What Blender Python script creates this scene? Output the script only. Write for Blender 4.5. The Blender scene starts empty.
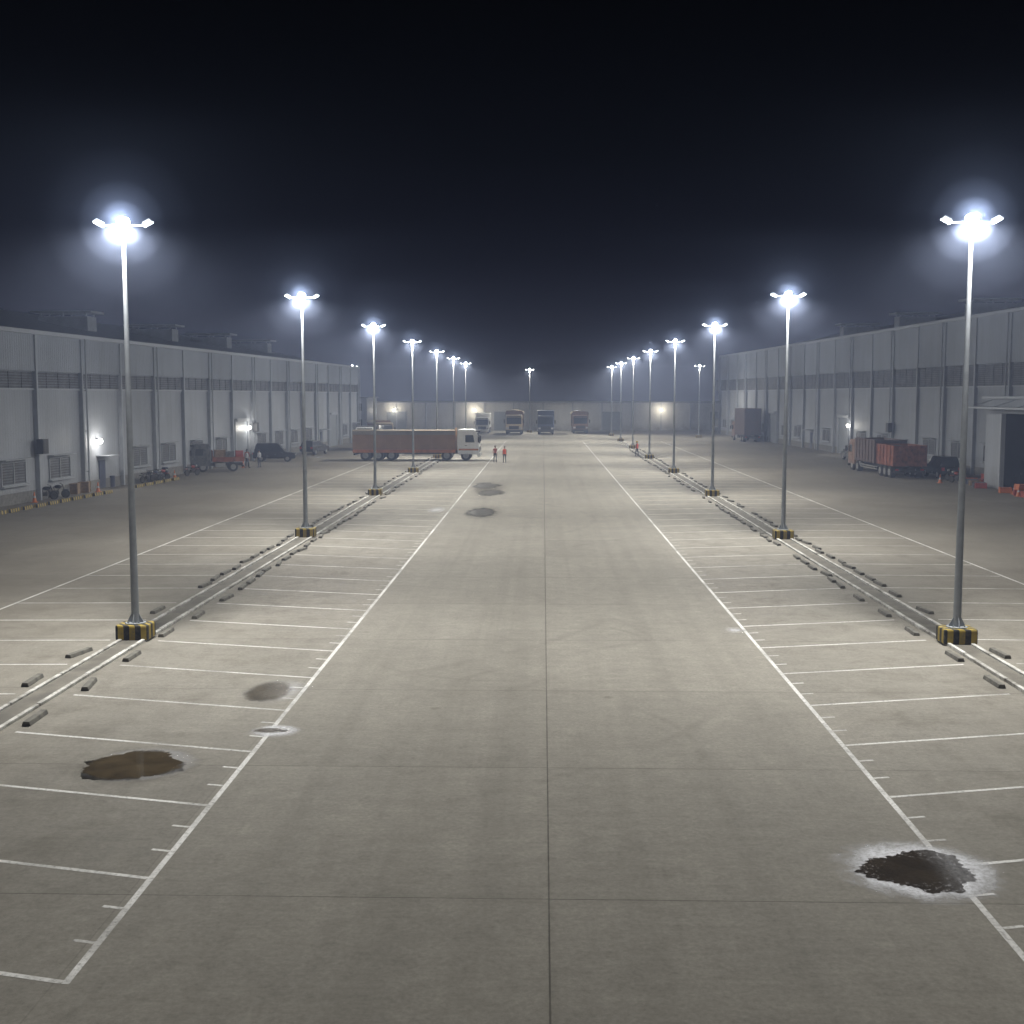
import bpy, bmesh, math, random
from mathutils import Vector, Matrix, noise as mnoise
random.seed(7)
sc = bpy.context.scene
COL = sc.collection
H = 7.2

# ------------------------------------------------------------------ node helpers
class NT:
    def __init__(s, tree):
        s.t = tree; s.n = tree.nodes; s.l = tree.links
    def add(s, typ, **kw):
        n = s.n.new(typ)
        for k, v in kw.items(): setattr(n, k, v)
        return n
    def link(s, a, b): s.l.new(a, b)
    def put(s, sock, v):
        if isinstance(v, bpy.types.NodeSocket): s.l.new(v, sock)
        else: sock.default_value = v
    def math(s, op, a, b=None, c=None, clamp=False):
        n = s.n.new('ShaderNodeMath'); n.operation = op; n.use_clamp = clamp
        s.put(n.inputs[0], a)
        if b is not None: s.put(n.inputs[1], b)
        if c is not None: s.put(n.inputs[2], c)
        return n.outputs[0]
    def noise(s, vec, scale, detail=4, rough=.55, dist=0):
        n = s.n.new('ShaderNodeTexNoise')
        n.inputs['Scale'].default_value = scale; n.inputs['Detail'].default_value = detail
        n.inputs['Roughness'].default_value = rough; n.inputs['Distortion'].default_value = dist
        if vec is not None: s.l.new(vec, n.inputs['Vector'])
        return n.outputs['Fac']
    def remap(s, v, a, b, c=0., d=1., smooth=False):
        n = s.n.new('ShaderNodeMapRange'); n.clamp = True
        if smooth: n.interpolation_type = 'SMOOTHSTEP'
        s.put(n.inputs['Value'], v)
        for k, x in zip(('From Min', 'From Max', 'To Min', 'To Max'), (a, b, c, d)): s.put(n.inputs[k], x)
        return n.outputs['Result']
    def mix(s, f, a, b, mode='MIX'):
        n = s.n.new('ShaderNodeMix'); n.data_type = 'RGBA'; n.blend_type = mode
        s.put(n.inputs[0], f)
        for i, v in ((6, a), (7, b)):
            if isinstance(v, (tuple, list)): v = tuple(v)[:3] + (1,)
            s.put(n.inputs[i], v)
        return n.outputs[2]
    def scalevec(s, vec, sx, sy, sz, lx=0, ly=0, lz=0):
        n = s.n.new('ShaderNodeMapping'); s.l.new(vec, n.inputs[0])
        n.inputs['Scale'].default_value = (sx, sy, sz); n.inputs['Location'].default_value = (lx, ly, lz)
        return n.outputs[0]
    def grey(s, v):
        n = s.n.new('ShaderNodeCombineColor')
        for i in range(3): s.l.new(v, n.inputs[i])
        return n.outputs[0]
    def bump(s, h, strength, dist=.02):
        n = s.n.new('ShaderNodeBump'); n.inputs['Strength'].default_value = strength
        n.inputs['Distance'].default_value = dist; s.l.new(h, n.inputs['Height']); return n.outputs[0]

def newmat(name):
    m = bpy.data.materials.new(name); m.use_nodes = True
    t = NT(m.node_tree); b = m.node_tree.nodes['Principled BSDF']
    o = m.node_tree.nodes['Material Output']
    return m, t, b, o

def pbr(name, c, rough=.6, metal=0., var=.2, scale=2.0, bump=0., dirt=0., spec=.5):
    m, t, b, o = newmat(name)
    tc = t.add('ShaderNodeTexCoord').outputs['Object']
    n = t.noise(tc, scale, 6)
    k = t.remap(n, .3, .7, 1 - var, 1 + var)
    colr = t.mix(1., c, t.grey(k), 'MULTIPLY')
    if dirt:
        sep = t.add('ShaderNodeSeparateXYZ'); t.link(tc, sep.inputs[0])
        d = t.math('MULTIPLY', t.remap(sep.outputs[2], 0, 1.3, 1, 0), t.remap(t.noise(tc, 1.3, 6), .25, .6, .3, 1))
        colr = t.mix(t.math('MULTIPLY', d, dirt), colr, (.07, .06, .045))
    t.link(colr, b.inputs['Base Color'])
    t.link(t.remap(n, .3, .7, max(.02, rough - .1), min(1, rough + .1)), b.inputs['Roughness'])
    b.inputs['Metallic'].default_value = metal
    b.inputs['Specular IOR Level'].default_value = spec
    if bump:
        t.link(t.bump(t.noise(tc, scale * 8, 4), bump), b.inputs['Normal'])
    return m

def emis(name, c, s):
    m, t, b, o = newmat(name)
    b.inputs['Base Color'].default_value = (*c, 1)
    b.inputs['Emission Color'].default_value = (*c, 1)
    b.inputs['Emission Strength'].default_value = s
    m.cycles.emission_sampling = 'NONE'
    return m

# ------------------------------------------------------------------ materials
def ground_mat():
    m, t, b, o = newmat('weathered_concrete')
    tc = t.add('ShaderNodeTexCoord').outputs['Object']
    sep = t.add('ShaderNodeSeparateXYZ'); t.link(tc, sep.inputs[0])
    X, Y = sep.outputs[0], sep.outputs[1]
    n_big = t.noise(tc, .05, 3, .5)
    n_mid = t.noise(tc, .5, 9, .7, .3)
    n_med = t.noise(tc, 2.3, 8, .7)
    n_fine = t.noise(tc, 11, 9, .8)
    n_str = t.noise(t.scalevec(tc, 1.0, .045, 1), 1.4, 6, .6)
    n_brush = t.noise(t.scalevec(tc, .12, 1.0, 1), 6, 6, .7)
    c = t.mix(t.remap(n_mid, .3, .72), (.250, .236, .208), (.315, .299, .266))
    c = t.mix(1., c, t.grey(t.remap(n_big, .3, .7, .86, 1.1)), 'MULTIPLY')
    c = t.mix(1., c, t.grey(t.remap(n_med, .3, .7, .87, 1.1)), 'MULTIPLY')
    c = t.mix(1., c, t.grey(t.remap(n_fine, .25, .75, .66, 1.32)), 'MULTIPLY')
    c = t.mix(1., c, t.grey(t.remap(n_str, .3, .7, .93, 1.05)), 'MULTIPLY')
    c = t.mix(1., c, t.grey(t.remap(n_brush, .3, .7, .93, 1.06)), 'MULTIPLY')
    fx = t.math('FLOOR', t.math('DIVIDE', t.math('ADD', X, -.1), 6.1))
    fy = t.math('FLOOR', t.math('DIVIDE', t.math('ADD', Y, -4.4), 6.1))
    cv = t.add('ShaderNodeCombineXYZ'); t.link(fx, cv.inputs[0]); t.link(fy, cv.inputs[1])
    wn = t.add('ShaderNodeTexWhiteNoise'); t.link(cv.outputs[0], wn.inputs['Vector'])
    c = t.mix(1., c, t.grey(t.remap(wn.outputs['Value'], 0, 1, .94, 1.05)), 'MULTIPLY')
    ax = t.math('ABSOLUTE', X)
    bay = t.math('MULTIPLY', t.remap(ax, 6.0, 8, 0, 1, True), t.remap(ax, 19, 17, 0, 1, True))
    oil = t.remap(t.noise(tc, .7, 8, .72, .3), .48, .74, 0, 1)
    c = t.mix(t.math('MULTIPLY', t.math('MULTIPLY', bay, oil), .6), c, (.10, .088, .068))
    gr = t.remap(t.noise(tc, .16, 7, .68), .40, .65, 0, 1)
    c = t.mix(t.math('MULTIPLY', t.math('MULTIPLY', t.remap(ax, 7, 22, .1, 1), gr), .65), c, (.14, .123, .097))
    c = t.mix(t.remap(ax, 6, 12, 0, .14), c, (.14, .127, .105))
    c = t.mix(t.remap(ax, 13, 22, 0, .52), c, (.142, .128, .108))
    vo = t.add('ShaderNodeTexVoronoi'); vo.inputs['Scale'].default_value = .55
    t.link(tc, vo.inputs['Vector'])
    sp = t.math('MULTIPLY', t.remap(vo.outputs['Distance'], .03, .10, 1, 0), t.remap(n_mid, .5, .62, 0, .5))
    c = t.mix(sp, c, (.10, .09, .07))
    arcs = [(-9, 33, 12.5, .09), (-9, 33, 14.3, .10), (12, 20, 15.5, .11), (12, 20, 17.2, .1), (-14, 44, 17, .12), (-3, 62, 9, .12),
            (16, 48, 17, .12), (-2, 24, 5.2, .07), (8, 80, 13, .16), (-12, 70, 15, .16), (3, 9, 9.5, .08), (3, 9, 11.3, .07), (-1, 34, 4.2, .06)]
    tot = None
    for cx, cy, R, w in arcs:
        dx = t.math('ADD', X, -cx); dy = t.math('ADD', Y, -cy)
        d = t.math('SQRT', t.math('ADD', t.math('MULTIPLY', dx, dx), t.math('MULTIPLY', dy, dy)))
        k = t.remap(t.math('ABSOLUTE', t.math('ADD', d, -R)), 0, w * 2.2, 1, 0, True)
        tot = k if tot is None else t.math('MAXIMUM', tot, k)
    am = t.math('MULTIPLY', tot, t.remap(t.noise(tc, .22, 6), .46, .64, 0, .22))
    c = t.mix(am, c, (.11, .10, .085))
    trk = t.math('MULTIPLY', t.remap(t.noise(t.scalevec(tc, 1, .012, 1), 1.1, 3), .5, .62, 0, .18), t.remap(ax, 6, 4.5, 0, 1))
    c = t.mix(trk, c, (.15, .14, .12))
    wob = t.math('MULTIPLY', t.math('ADD', t.noise(tc, 6, 3), -.5), .012)
    jx = t.math('ADD', t.math('PINGPONG', t.math('ADD', X, -.1), 3.05), wob)
    jy = t.math('ADD', t.math('PINGPONG', t.math('ADD', Y, -4.4), 3.05), wob)
    cen = t.remap(ax, 3, 3.2, 1, .25)
    j1 = t.math('MULTIPLY', t.remap(jx, .006, .016, .85, 0), cen)
    j2 = t.remap(jy, .006, .018, .6, 0)
    jj = t.math('MAXIMUM', j1, j2)
    js = t.math('MULTIPLY', t.math('MAXIMUM', t.remap(jx, 0, .15, .14, 0), t.remap(jy, 0, .2, .14, 0)), cen)
    c = t.mix(js, c, (.15, .14, .12))
    c = t.mix(t.math('MULTIPLY', jj, t.remap(n_mid, .3, .55, .6, .95)), c, (.05, .045, .038))
    t.link(c, b.inputs['Base Color'])
    t.link(t.remap(n_mid, .3, .7, .78, .88), b.inputs['Roughness'])
    b.inputs['Specular IOR Level'].default_value = .25
    hgt = t.math('ADD', t.math('MULTIPLY', n_fine, .5), t.math('MULTIPLY', jj, -1.5))
    t.link(t.bump(hgt, .4, .012), b.inputs['Normal'])
    return m

def paint_mat():
    m, t, b, o = newmat('worn_white_road_paint')
    tc = t.add('ShaderNodeTexCoord').outputs['Object']
    n = t.noise(tc, .6, 6, .6); f = t.noise(tc, 14, 6, .7)
    c = t.mix(t.remap(f, .3, .7), (.56, .56, .55), (.80, .80, .79))
    t.link(c, b.inputs['Base Color']); b.inputs['Roughness'].default_value = .6
    a = t.math('MULTIPLY', t.remap(n, .32, .54, .45, .95), t.remap(f, .3, .48, .5, 1))
    t.link(a, b.inputs['Alpha'])
    return m

def kerb_mat():
    m, t, b, o = newmat('worn_white_kerb_paint')
    tc = t.add('ShaderNodeTexCoord').outputs['Object']
    n = t.noise(tc, .9, 7, .7); f = t.noise(tc, 7, 6, .75)
    k = t.math('MULTIPLY', t.remap(n, .36, .56), t.remap(f, .34, .52, .3, 1))
    c = t.mix(k, (.19, .18, .16), (.66, .66, .64))
    t.link(c, b.inputs['Base Color']); b.inputs['Roughness'].default_value = .75
    return m

def radial(t, k, nscale):
    gen = t.add('ShaderNodeTexCoord'); g = gen.outputs['Generated']; ob = gen.outputs['Object']
    sep = t.add('ShaderNodeSeparateXYZ'); t.link(g, sep.inputs[0])
    dx = t.math('MULTIPLY', t.math('ADD', sep.outputs[0], -.5), 2); dy = t.math('MULTIPLY', t.math('ADD', sep.outputs[1], -.5), 2)
    r = t.math('SQRT', t.math('ADD', t.math('MULTIPLY', dx, dx), t.math('MULTIPLY', dy, dy)))
    return t.math('ADD', r, t.math('MULTIPLY', t.math('ADD', t.noise(ob, nscale, 8, .65, .5), -.5), k)), ob
def salt_mat(name, inner, alpha, pw=1.6):
    m, t, b, o = newmat(name)
    r2, ob = radial(t, .6, 2.2)
    a = t.math('POWER', t.remap(r2, inner, .98, 1, 0, True), pw)
    a = t.math('MULTIPLY', a, t.remap(t.noise(ob, 12, 7, .75), .32, .55, .45, 1))
    t.link(t.math('MULTIPLY', a, alpha), b.inputs['Alpha'])
    b.inputs['Base Color'].default_value = (.88, .90, .97, 1); b.inputs['Roughness'].default_value = .8
    return m
def water_mat(name, c, rough, spec=.5, flecks=0., alpha=1., edge=0., shallow=False, wob=.45):
    """shallow puddle water: the wet film thins out towards its rim"""
    m, t, b, o = newmat(name)
    tc = t.add('ShaderNodeTexCoord').outputs['Object']
    n = t.noise(tc, 1.6, 6, .65)
    cc = t.mix(t.remap(n, .3, .75), tuple(x * .6 for x in c), tuple(x * 1.7 for x in c))
    r2, ob = radial(t, wob, 2.)
    if flecks:
        fl = t.math('MULTIPLY', t.remap(t.noise(tc, 11, 7, .8), .55, .60, 0, flecks), t.remap(r2, .5, .85, 0, 1))
        cc = t.mix(fl, cc, (.7, .7, .74))
    t.link(cc, b.inputs['Base Color'])
    b.inputs['Roughness'].default_value = rough
    b.inputs['Specular IOR Level'].default_value = spec
    if shallow:
        sep = t.add('ShaderNodeSeparateXYZ'); t.link(tc, sep.inputs[0])
        t.link(t.remap(sep.outputs[0], .15, .6, alpha, .55), b.inputs['Alpha'])
    elif edge: t.link(t.remap(r2, edge, .96, alpha, 0, True), b.inputs['Alpha'])
    else: b.inputs['Alpha'].default_value = alpha
    return m

def clad_mat(name, c, pitch=.35, depth=.5, streak=.35):
    m, t, b, o = newmat(name)
    tc = t.add('ShaderNodeTexCoord').outputs['Object']
    sep = t.add('ShaderNodeSeparateXYZ'); t.link(tc, sep.inputs[0])
    rib = t.math('PINGPONG', sep.outputs[1], pitch / 2)
    rb = t.remap(rib, .02, .07, 1, 0, True)
    pan = t.math('FLOOR', t.math('DIVIDE', sep.outputs[1], 1.05))
    wn = t.add('ShaderNodeTexWhiteNoise', noise_dimensions='1D'); t.link(pan, wn.inputs['W'])
    n = t.noise(t.scalevec(tc, 1, 1, .08), 1.6, 6, .6)
    n2 = t.noise(tc, .25, 4)
    cc = t.mix(1., c, t.grey(t.remap(wn.outputs['Value'], 0, 1, .95, 1.04)), 'MULTIPLY')
    cc = t.mix(1., cc, t.grey(t.remap(n2, .3, .7, .9, 1.08)), 'MULTIPLY')
    cc = t.mix(t.math('MULTIPLY', t.remap(n, .5, .75), streak), cc, (.16, .155, .15))
    cc = t.mix(t.math('MULTIPLY', rb, .18), cc, tuple(x * .5 for x in c))
    low = t.math('MULTIPLY', t.remap(sep.outputs[2], .0, 1.8, 1, 0), t.remap(t.noise(tc, .9, 6), .3, .6, .1, .7))
    cc = t.mix(low, cc, (.14, .13, .12))
    t.link(cc, b.inputs['Base Color']); b.inputs['Roughness'].default_value = .6
    b.inputs['Specular IOR Level'].default_value = .3
    t.link(t.bump(rb, depth, .03), b.inputs['Normal'])
    return m

def louvre_mat():
    m, t, b, o = newmat('dark_louvre_blades')
    tc = t.add('ShaderNodeTexCoord').outputs['Object']
    sep = t.add('ShaderNodeSeparateXYZ'); t.link(tc, sep.inputs[0])
    r = t.remap(t.math('PINGPONG', sep.outputs[2], .09), 0, .09)
    n = t.noise(tc, 1.2, 5)
    cc = t.mix(r, (.04, .042, .048), (.12, .125, .14))
    cc = t.mix(1., cc, t.grey(t.remap(n, .3, .7, .6, 1.3)), 'MULTIPLY')
    t.link(cc, b.inputs['Base Color']); b.inputs['Roughness'].default_value = .6
    t.link(t.bump(r, .6, .03), b.inputs['Normal'])
    return m

def stripe_mat():
    m, t, b, o = newmat('black_yellow_hazard_paint')
    tc = t.add('ShaderNodeTexCoord').outputs['Object']
    sep = t.add('ShaderNodeSeparateXYZ'); t.link(tc, sep.inputs[0])
    k = t.math('ADD', t.math('ADD', sep.outputs[0], sep.outputs[1]), 7)
    w = t.math('GREATER_THAN', t.math('PINGPONG', k, .17), .085)
    n = t.noise(tc, 6, 8, .7)
    c = t.mix(w, (.02, .02, .02), (.36, .265, .045))
    c = t.mix(t.remap(n, .48, .68, 0, .65), c, (.12, .11, .09))
    t.link(c, b.inputs['Base Color']); b.inputs['Roughness'].default_value = .8
    return m

M = {}
M['ground'] = ground_mat(); M['paint'] = paint_mat(); M['kerbw'] = kerb_mat()
M['salt'] = salt_mat('dried_white_residue', .50, 1.); M['salt2'] = salt_mat('faint_residue_and_reflection', .1, .4); M['salt3'] = salt_mat('soft_white_residue', .35, .75, 1.3)
M['salt4'] = salt_mat('broken_pale_rim', .62, .24, 1.2)
M['water'] = water_mat('murky_water', (.045, .034, .022), .07, .4, .9, .93, 0, True)
M['water2'] = water_mat('brown_muddy_water', (.085, .064, .036), .06, .45, 0, .93, .8)
M['water3'] = water_mat('shallow_brown_water', (.10, .083, .058), .15, .3, 0, .75, .6); M['water4'] = water_mat('dark_damp_film', (.055, .05, .042), .5, .2, 0, .9, .45, False, .9)
M['damp'] = water_mat('damp_concrete', (.10, .09, .072), .8, .2, 0, .45, .2, False, .9)
M['wallL'] = clad_mat('pale_wall_cladding', (.315, .335, .375), .35, .2, .3)
M['cladU'] = clad_mat('upper_ribbed_cladding', (.305, .33, .375), .30, .5, .2)
M['farwall'] = clad_mat('far_pale_wall_cladding', (.60, .60, .60), .5, .2, .2)
M['louvre'] = louvre_mat(); M['stripe'] = stripe_mat()
M['galv'] = pbr('galvanised_steel', (.27, .29, .315), .75, 0., .12, 4, spec=.15)
M['column'] = pbr('grey_painted_steel', (.30, .32, .355), .5, 0., .12, 2)
M['shutter'] = pbr('grey_roller_shutter', (.22, .24, .27), .5, .1, .12, 2)
M['roof'] = pbr('dusty_metal_roof', (.12, .125, .13), .6, .2, .25, 1)
M['vent'] = pbr('ventilator_sheet_metal', (.30, .31, .33), .6, .0, .2, 1)
M['kerbc'] = pbr('kerb_concrete', (.15, .145, .135), .85, 0, .35, 4, .4)
M['stop'] = pbr('stained_concrete', (.13, .125, .11), .85, 0, .5, 5, .5)
M['drain'] = pbr('dirty_drain_concrete', (.155, .145, .125), .85, 0, .4, 1.2, .4)
M['glass'] = pbr('dark_window_glass', (.018, .022, .028), .12, 0, .3, 2)
M['frame'] = pbr('window_frame_metal', (.33, .35, .385), .5, 0., .1, 3)
M['dark'] = pbr('painted_interior_shade', (.003, .003, .003), .95, 0, .3, 2, spec=0.)
M['black'] = pbr('black_plastic', (.02, .02, .022), .55, 0, .3, 5)
M['rubber'] = pbr('tyre_rubber', (.022, .021, .02), .85, 0, .3, 6)
M['rim'] = pbr('wheel_rim_steel', (.30, .30, .30), .45, .5, .3, 6)
M['chassis'] = pbr('chassis_steel', (.045, .043, .04), .7, .3, .4, 4)
M['white'] = pbr('white_vehicle_paint', (.85, .86, .86), .35, 0, .05, 2, 0, .3)
M['cream'] = pbr('cream_vehicle_paint', (.52, .42, .28), .4, 0, .12, 2, 0, .5)
M['red'] = pbr('rusty_orange_red_paint', (.215, .075, .045), .8, 0, .5, 2.5, 0, .6, .2)
M['rust'] = pbr('orange_brown_sideboards', (.33, .195, .105), .8, 0, .14, 1.2, 0, .35, .2)
M['trim'] = pbr('orange_red_rail_paint', (.46, .15, .045), .55, 0, .3, 2.5)
M['blue'] = pbr('navy_vehicle_paint', (.035, .05, .10), .4, 0, .2, 2, 0, .4)
M['brown'] = pbr('brown_vehicle_paint', (.17, .095, .06), .6, 0, .3, 2, 0, .4)
M['brownd'] = pbr('dark_brown_cover', (.085, .055, .05), .7, 0, .3, 2, 0, .4)
M['carblack'] = pbr('black_car_paint', (.018, .019, .022), .2, 0, .2, 2)
M['cargrey'] = pbr('grey_car_paint', (.12, .125, .13), .3, .3, .1, 2, 0, .4)
M['green'] = pbr('green_tarpaulin', (.030, .045, .036), .8, 0, .35, 2.5, .5)
M['tarp'] = pbr('tan_grey_tarpaulin', (.27, .235, .185), .85, 0, .12, 1.2, .3, 0, .1)
M['wood'] = pbr('rough_timber', (.22, .15, .09), .8, 0, .35, 5, .3)
M['soil'] = pbr('dark_loose_load', (.05, .05, .042), .95, 0, .5, 3, .8)
M['lampred'] = pbr('red_tail_lens', (.35, .01, .01), .25, 0, .1, 5)
M['headl'] = pbr('headlamp_lens', (.65, .66, .68), .12, .3, .08, 5)
M['coneor'] = pbr('orange_cone_plastic', (.55, .15, .04), .5, 0, .15, 6)
M['redpl'] = pbr('red_plastic', (.32, .045, .03), .5, 0, .3, 5)
M['skin'] = pbr('skin', (.28, .16, .10), .6, 0, .08, 8)
M['shirtD'] = pbr('dark_cloth', (.06, .06, .07), .85, 0, .25, 10)
M['shirtW'] = pbr('pale_cloth', (.42, .42, .44), .85, 0, .15, 10)
M['shirtR'] = pbr('dull_red_cloth', (.30, .05, .04), .85, 0, .15, 10)
M['trous'] = pbr('navy_trousers', (.035, .04, .055), .85, 0, .25, 10)
M['shoe'] = pbr('shoe_leather', (.02, .018, .015), .6, 0, .2, 10)
M['vest'] = pbr('orange_red_vest', (.80, .12, .05), .7, 0, .1, 10)
M['hat'] = pbr('yellow_hard_hat', (.7, .5, .05), .4, 0, .05, 10)
M['hair'] = pbr('black_hair', (.012, .01, .01), .7, 0, .2, 20)
M['lens'] = emis('floodlight_glow', (.93, .97, 1.0), 30)
M['bulb'] = emis('wall_lamp_glow', (1.0, .97, .92), 25)
M['housing'] = pbr('floodlight_housing', (.10, .11, .12), .6, .0, .1, 5)

# ------------------------------------------------------------------ mesh helpers
class B:
    def __init__(s): s.bm = bmesh.new()
    def _fin(s, vs, mi, bev, Mx):
        if Mx is not None: bmesh.ops.transform(s.bm, matrix=Mx, verts=vs)
        fs = set(f for v in vs for f in v.link_faces)
        for f in fs: f.material_index = mi
        if bev:
            es = list(set(e for v in vs for e in v.link_edges))
            bmesh.ops.bevel(s.bm, geom=es, offset=bev, segments=2, affect='EDGES', profile=.6, clamp_overlap=True)
    def box(s, x0, x1, y0, y1, z0, z1, bev=0, mi=0, Mx=None):
        x0, x1 = sorted((x0, x1)); y0, y1 = sorted((y0, y1)); z0, z1 = sorted((z0, z1))
        vs = bmesh.ops.create_cube(s.bm, size=1)['verts']
        for v in vs:
            v.co = Vector((x0 + (v.co.x + .5) * (x1 - x0), y0 + (v.co.y + .5) * (y1 - y0), z0 + (v.co.z + .5) * (z1 - z0)))
        s._fin(vs, mi, bev, Mx); return s
    def cyl(s, p0, p1, r0, r1=None, seg=16, mi=0, bev=0):
        p0 = Vector(p0); p1 = Vector(p1); r1 = r0 if r1 is None else r1
        d = p1 - p0
        vs = bmesh.ops.create_cone(s.bm, cap_ends=True, segments=seg, radius1=r0, radius2=r1, depth=d.length)['verts']
        Mx = Matrix.Translation((p0 + p1) / 2) @ d.to_track_quat('Z', 'Y').to_matrix().to_4x4()
        s._fin(vs, mi, bev, Mx); return s
    def sph(s, c, r, mi=0, sx=1, sy=1, sz=1, seg=14):
        vs = bmesh.ops.create_uvsphere(s.bm, u_segments=seg, v_segments=seg // 2 + 1, radius=r)['verts']
        s._fin(vs, mi, 0, Matrix.Translation(c) @ Matrix.Diagonal((sx, sy, sz, 1))); return s
    def prism(s, pts, y0, y1, bev=0, mi=0, Mx=None, topin=None):
        a = [s.bm.verts.new((p[0], y0, p[1])) for p in pts]; c = [s.bm.verts.new((p[0], y1, p[1])) for p in pts]
        s.bm.faces.new(a); s.bm.faces.new(c[::-1]); n = len(pts)
        for i in range(n): s.bm.faces.new((a[(i + 1) % n], a[i], c[i], c[(i + 1) % n]))
        s._fin(a + c, mi, bev, Mx); return s
    def hexa(s, bot, top, bev=0, mi=0):
        a = [s.bm.verts.new(p) for p in bot]; c = [s.bm.verts.new(p) for p in top]
        s.bm.faces.new(a[::-1]); s.bm.faces.new(c); n = len(a)
        for i in range(n): s.bm.faces.new((a[i], a[(i + 1) % n], c[(i + 1) % n], c[i]))
        s._fin(a + c, mi, bev, None); return s
    def quad(s, pts, mi=0):
        f = s.bm.faces.new([s.bm.verts.new(p) for p in pts]); f.material_index = mi; return s
    def torus(s, c, R, r, axis='Y', seg=20, rs=8, mi=0):
        rings = []
        for i in range(seg):
            a = 2 * math.pi * i / seg; ring = []
            for j in range(rs):
                q = 2 * math.pi * j / rs; rr = R + r * math.cos(q); h = r * math.sin(q)
                p = (rr * math.cos(a), h, rr * math.sin(a)) if axis == 'Y' else (rr * math.cos(a), rr * math.sin(a), h)
                ring.append(s.bm.verts.new((c[0] + p[0], c[1] + p[1], c[2] + p[2])))
            rings.append(ring)
        for i in range(seg):
            for j in range(rs):
                f = s.bm.faces.new((rings[i][j], rings[(i + 1) % seg][j], rings[(i + 1) % seg][(j + 1) % rs], rings[i][(j + 1) % rs]))
                f.material_index = mi; f.smooth = True
        return s
    def mesh(s, name, mats, smooth=False, flip=True):
        if flip: bmesh.ops.recalc_face_normals(s.bm, faces=s.bm.faces)
        me = bpy.data.meshes.new(name); s.bm.to_mesh(me); s.bm.free()
        for m in (mats if isinstance(mats, (list, tuple)) else [mats]): me.materials.append(m)
        if smooth:
            for p in me.polygons: p.use_smooth = True
        return me

def obj(name, me, parent=None, loc=(0, 0, 0), rot=(0, 0, 0), **meta):
    o = bpy.data.objects.new(name, me); COL.objects.link(o)
    o.location = loc; o.rotation_euler = rot
    if parent is not None: o.parent = parent
    for k, v in meta.items(): o[k] = v
    return o
def part(name, b, mats, parent, smooth=False, loc=(0, 0, 0), rot=(0, 0, 0), **meta):
    return obj(name, b.mesh(name, mats, smooth), parent, loc, rot, **meta)
def thing(name, label, category, loc=(0, 0, 0), rotz=0, group=None, kind=None):
    o = obj(name, None, None, loc, (0, 0, rotz), label=label, category=category)
    o.empty_display_size = .3
    if group: o['group'] = group
    return o
def copy_tree(root, loc, rotz=None, parent=None, scale=None):
    c = root.copy(); COL.objects.link(c)
    if parent is None:
        c.location = loc
        if rotz is not None: c.rotation_euler = (0, 0, rotz)
        if scale: c.scale = scale
    else: c.parent = parent
    for ch in root.children: copy_tree(ch, None, None, c)
    return c

# ------------------------------------------------------------------ ground and markings
g = B(); g.quad([(-420, -120, 0), (420, -120, 0), (420, 700, 0), (-420, 700, 0)])
obj('ground', g.mesh('ground', M['ground'], flip=False), kind='structure')

pm = B()
Z = .004
def line(x0, y0, x1, y1, w, z=Z, bb=None):
    bb = bb or pm
    d = Vector((x1 - x0, y1 - y0)); L = d.length; d /= L; n = Vector((-d.y, d.x)) * w / 2
    k = max(1, int(L / 12))
    for i in range(k):
        a = Vector((x0, y0)) + d * L * i / k; c = Vector((x0, y0)) + d * L * (i + 1) / k
        bb.quad([(a.x - n.x, a.y - n.y, z), (c.x - n.x, c.y - n.y, z), (c.x + n.x, c.y + n.y, z), (a.x + n.x, a.y + n.y, z)])
XL, XR = -5.85, 6.2
Y1, SP = 188.0, 3.2
line(XL, 14 - .05, XL, Y1, .10); line(XR, 10.8, XR, Y1, .10)
tan = .24
for side, xe, ys in ((-1, XL, 14.0), (1, XR, 11.55)):
    k = 0
    while ys + k * SP < Y1:
        y = ys + k * SP
        x0 = xe + side * .055; x1 = side * 11.3
        line(x0, y, x1, y + abs(x1 - x0) * tan, .09)
        xo = side * 18.3; xi = side * 12.75
        if y > 18: line(xi, y + 1.35, xo - side * .06, y + 1.15, .085)
        for q in (1, 2):
            yy = y + SP * q / 3
            if yy < Y1: line(xe + side * .055, yy, xe + side * .36, yy + .07, .07)
        k += 1
line(-18.3, 14, -18.3, Y1, .10, Z); line(18.37, 14, 18.37, Y1, .10, Z)
me = pm.mesh('parking_markings', M['paint'], flip=False)
obj('parking_markings', me, kind='structure')

def blob(name, mat, cx, cy, w, l, z, seed, rough=.28, seg=160, kind='structure'):
    b = B(); c = b.bm.verts.new((0, 0, 0)); ring = []
    for i in range(seg):
        a = 2 * math.pi * i / seg
        k = 1 + rough * (mnoise.noise(Vector((math.cos(a) * .9, math.sin(a) * .9, seed))) * 1.4
                         + .45 * mnoise.noise(Vector((math.cos(a) * 3, math.sin(a) * 3, seed + 5)))
                         + .32 * mnoise.noise(Vector((math.cos(a) * 12, math.sin(a) * 12, seed + 9))))
        ring.append(b.bm.verts.new((math.cos(a) * w / 2 * k, math.sin(a) * l / 2 * k, 0)))
    for i in range(seg): b.bm.faces.new((c, ring[i], ring[(i + 1) % seg]))
    return obj(name, b.mesh(name, mat, flip=False), None, (cx, cy, z), kind=kind)
blob('white_residue_and_reflection', M['salt'], 5.75, 17.8, 2.95, 2.9, .008, 1, .05)
blob('puddle', M['water'], 5.7, 17.8, 1.75, 1.6, .012, 3.3, .36)
blob('damp_patch', M['damp'], -7.9, 22.7, 3.0, 3.0, .008, 1, .05)
blob('white_residue_and_reflection', M['salt4'], -7.85, 22.7, 2.4, 2.4, .010, 4, .05)
blob('puddle', M['water2'], -7.9, 22.7, 1.9, 1.8, .012, 8.1, .36)
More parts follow.
